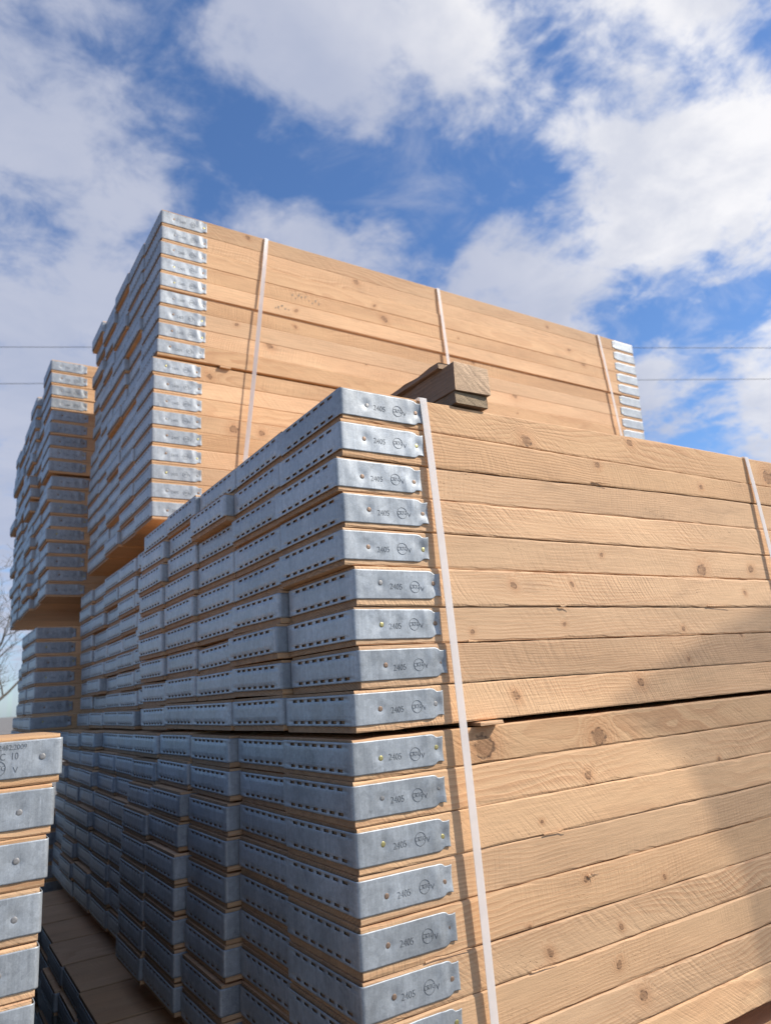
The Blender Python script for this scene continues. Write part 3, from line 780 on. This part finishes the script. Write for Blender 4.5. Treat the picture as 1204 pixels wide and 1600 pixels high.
# ---------------------------------------------------------------- plastic strapping: loops round the packs
def strap(pts, width, label, depth, zbot, bulge=0.004, tw=0.0):
    """pts: (x, y, z) down the front; then under, up the back and over the top"""
    bm = bmesh.new(); t = 0.0009
    path = [Vector(p) for p in pts]
    xt, yt, ztp = path[0]; xb, yb, zb = path[-1]
    loop = path + [Vector((xb, yb + 0.004, zb - 0.003)), Vector((xb, yb + depth, zb - 0.003)), Vector((xt, yt + depth, ztp + 0.0015)), Vector((xt, yt + 0.004, ztp + 0.0015))]
    nfront = len(path); sec = []
    for i, p in enumerate(loop):
        a = loop[i - 1]; b = loop[(i + 1) % len(loop)]
        tan = (b - a).normalized()
        wv = Vector((1, 0, 0)); wv = (wv - tan * wv.dot(tan)).normalized()
        nv = tan.cross(wv).normalized()
        if i < nfront and tw:
            an = tw * sin(pi * i / max(1, nfront - 1)); wv, nv = wv * cos(an) + nv * sin(an), nv * cos(an) - wv * sin(an)
        h = width / 2
        sec.append([bm.verts.new(p + wv * (s * h) + nv * (q * t / 2)) for s, q in ((-1, -1), (1, -1), (1, 1), (-1, 1))])
    for i in range(len(sec)):
        a, b = sec[i], sec[(i + 1) % len(sec)]
        for k in range(4): bm.faces.new((a[k], a[(k + 1) % 4], b[(k + 1) % 4], b[k]))
    bmesh.ops.recalc_face_normals(bm, faces=bm.faces)
    o = link('packing_strap', bm_mesh(bm, 'packing_strap'), STRAP); tag(o, label, 'strap', 'straps round the packs'); return o


def run(x0, x1, ytop, ymid, z0, z1, n=14):
    r_ = []
    for i in range(n + 1):
        u = i / n; r_.append((x0 + (x1 - x0) * u, ytop - (ymid) * sin(pi * min(1.0, u * 1.0)) ** 0.8 if 0 < u < 1 else ytop, z0 + (z1 - z0) * u))
    return r_


strap(run(.1805, .214, -.0030, .010, -.006, -1.1595), .0150, 'white plastic strap next to the metal bands on the nearest stack', 1.26, 0)
strap(run(1.19, 1.255, -.0030, .011, -.001, -1.1595), .0150, 'white plastic strap near the right edge on the nearest stack', 1.26, 0)
strap(run(.470, .330, 1.2965, .012, 1.2170, .071), .0150, 'white twisted strap nearest the metal corner bands of the tall middle stack', 1.28, 0, tw=0.5)
strap(run(1.295, 1.340, 1.2965, .006, 1.2170, .071), .0150, 'white strap at the middle of the tall stack, behind the timber bearer', 1.28, 0)
strap(run(2.338, 2.45, 1.2965, .006, 1.2170, .071), .0150, 'white strap beside the far end bands of the tall middle stack', 1.28, 0)


# ---------------------------------------------------------------- power lines
def tube(pts, rad, n=6, closed=False):
    bm = bmesh.new(); sec = []
    pts = [Vector(p) for p in pts]
    for i, p in enumerate(pts):
        t = (pts[min(i + 1, len(pts) - 1)] - pts[max(i - 1, 0)]).normalized()
        a = t.cross(Vector((0, 0, 1)) if abs(t.z) < .9 else Vector((1, 0, 0))).normalized(); b = t.cross(a)
        r_ = rad[i] if isinstance(rad, list) else rad
        sec.append([bm.verts.new(p + (a * cos(2 * pi * k / n) + b * sin(2 * pi * k / n)) * r_) for k in range(n)])
    for a, b in zip(sec, sec[1:]):
        for k in range(n): bm.faces.new((a[k], a[(k + 1) % n], b[(k + 1) % n], b[k]))
    return bm


az = radians(24.2); dn = Vector((sin(az), cos(az), 0)); al = Vector((cos(az), -sin(az), 0)); CAMP = Vector((-.5575, -.985, -.5126))
for hk, lab in ((0.5065, 'upper overhead wire crossing the sky behind the stacks'), (0.4505, 'lower overhead wire crossing the sky behind the stacks')):
    D = 26.0
    pts = [CAMP + dn * D + al * s + Vector((0, 0, D * hk)) for s in range(-90, 91, 10)]
    o = link('overhead_wire', bm_mesh(tube(pts, 0.0105), 'overhead_wire', True), WIRE); tag(o, lab, 'wire', 'overhead wires')


# ---------------------------------------------------------------- bare tree far off at the left
def tree(loc, seed, height):
    rr = random.Random(seed); root = bpy.data.objects.new('bare_tree', None); COL.objects.link(root); root.location = loc
    trunk = bmesh.new(); crown = bmesh.new()
    def limb(dst, p, d, L, r0, lvl):
        pts = [p.copy()]; rad = [r0]; n = 6; q = p.copy(); dd = d.copy()
        for i in range(n):
            dd = (dd + Vector((rr.gauss(0, .13), rr.gauss(0, .13), rr.gauss(.03, .08)))).normalized()
            q = q + dd * (L / n); pts.append(q.copy()); rad.append(r0 * (1 - 0.75 * (i + 1) / n))
        t = tube(pts, rad, 7 if lvl == 0 else 5 if lvl < 3 else 3)
        me = bpy.data.meshes.new('x'); t.to_mesh(me); t.free(); dst.from_mesh(me); bpy.data.meshes.remove(me)
        if lvl < 4:
            for k in range((9, 7, 5, 4)[lvl]):
                u = rr.uniform(.25, 1.0); i = min(n - 1, int(u * n)); b = pts[i].lerp(pts[i + 1], u * n - i)
                side = Vector((rr.gauss(0, 1), rr.gauss(0, 1), rr.uniform(-.1, .9))).normalized()
                limb(crown, b, (dd * .5 + side * .9).normalized(), L * rr.uniform(.38, .62), max(.003, r0 * .42 * (1.15 - .6 * u)), lvl + 1)
    limb(trunk, Vector((0, 0, 0)), Vector((0, 0, 1)), height * .55, height * .022, 0)
    link('trunk', bm_mesh(trunk, 'trunk', True), BARK, root); link('crown', bm_mesh(crown, 'crown', True), BARK, root)
    return root


t = tree((0.2, 11.5, GROUND), 5, 4.7); tag(t, 'bare leafless tree beyond the far stack at the left', 'tree')


# ---------------------------------------------------------------- unseen screen added at right to half-shade the low right of the nearest stack
shade_net = bpy.data.objects.new('shade_screen', None); COL.objects.link(shade_net); shade_net.location = (3.4, -1.38, GROUND)
tag(shade_net, 'added out-of-frame mesh screen that half-shades the low right of the nearest stack', 'netting')
bm = bmesh.new(); rr = random.Random(4)
# outline of the hanging net in its own plane, top and left edges shaped for the shade it casts
TOPL = [(2.36, 1.385), (2.55, 1.455), (2.80, 1.530), (3.10, 1.610), (3.45, 1.690), (3.95, 1.76)]
LEFT = [(1.385, 2.36), (1.26, 2.56), (1.02, 2.70), (0.80, 2.69), (0.55, 2.74), (0.20, 2.80), (-0.60, 2.90)]


def lerp_tab(tab, v):
    for (a, b), (c_, d_) in zip(tab, tab[1:]):
        if min(a, c_) <= v <= max(a, c_): return b + (d_ - b) * (v - a) / (c_ - a)
    return tab[0][1] if abs(v - tab[0][0]) < abs(v - tab[-1][0]) else tab[-1][1]


z = -0.60
while z < 1.76:
    x0 = lerp_tab(LEFT, z) if z < 1.385 else None
    if x0 is None:
        x0 = 2.36
        while lerp_tab(TOPL, x0) < z and x0 < 3.95: x0 += 0.005
    if x0 < 3.93:
        q = [Vector((x0 - 3.4, 0, z - GROUND)), Vector((3.95 - 3.4, 0, z - GROUND)), Vector((3.95 - 3.4, 0, z - GROUND + .0044)), Vector((x0 - 3.4, 0, z - GROUND + .0044))]
        bm.faces.new([bm.verts.new(v) for v in q])
    z += 0.0105
x = 2.62
while x < 3.95:
    zt = lerp_tab(TOPL, x) if x > 2.36 else 1.385
    q = [Vector((x - 3.4, .002, -0.6 - GROUND)), Vector((x + .002 - 3.4, .002, -0.6 - GROUND)), Vector((x + .002 - 3.4, .002, zt - GROUND)), Vector((x - 3.4, .002, zt - GROUND))]
    bm.faces.new([bm.verts.new(v) for v in q]); x += 0.022
bmesh.ops.solidify(bm, geom=bm.faces[:], thickness=0.001)
link('shade_net', bm_mesh(bm, 'shade_net'), plain('shade_net_plastic', (0.62, 0.60, 0.55), 0.6), shade_net)
for px in (3.93, 3.62):
    link('shade_post', bm_mesh(tube([(px - 3.4, -0.03, 0), (px - 3.4, -0.03, 3.75)], .024, 10), 'shade_post', True), NAIL_STEEL, shade_net)
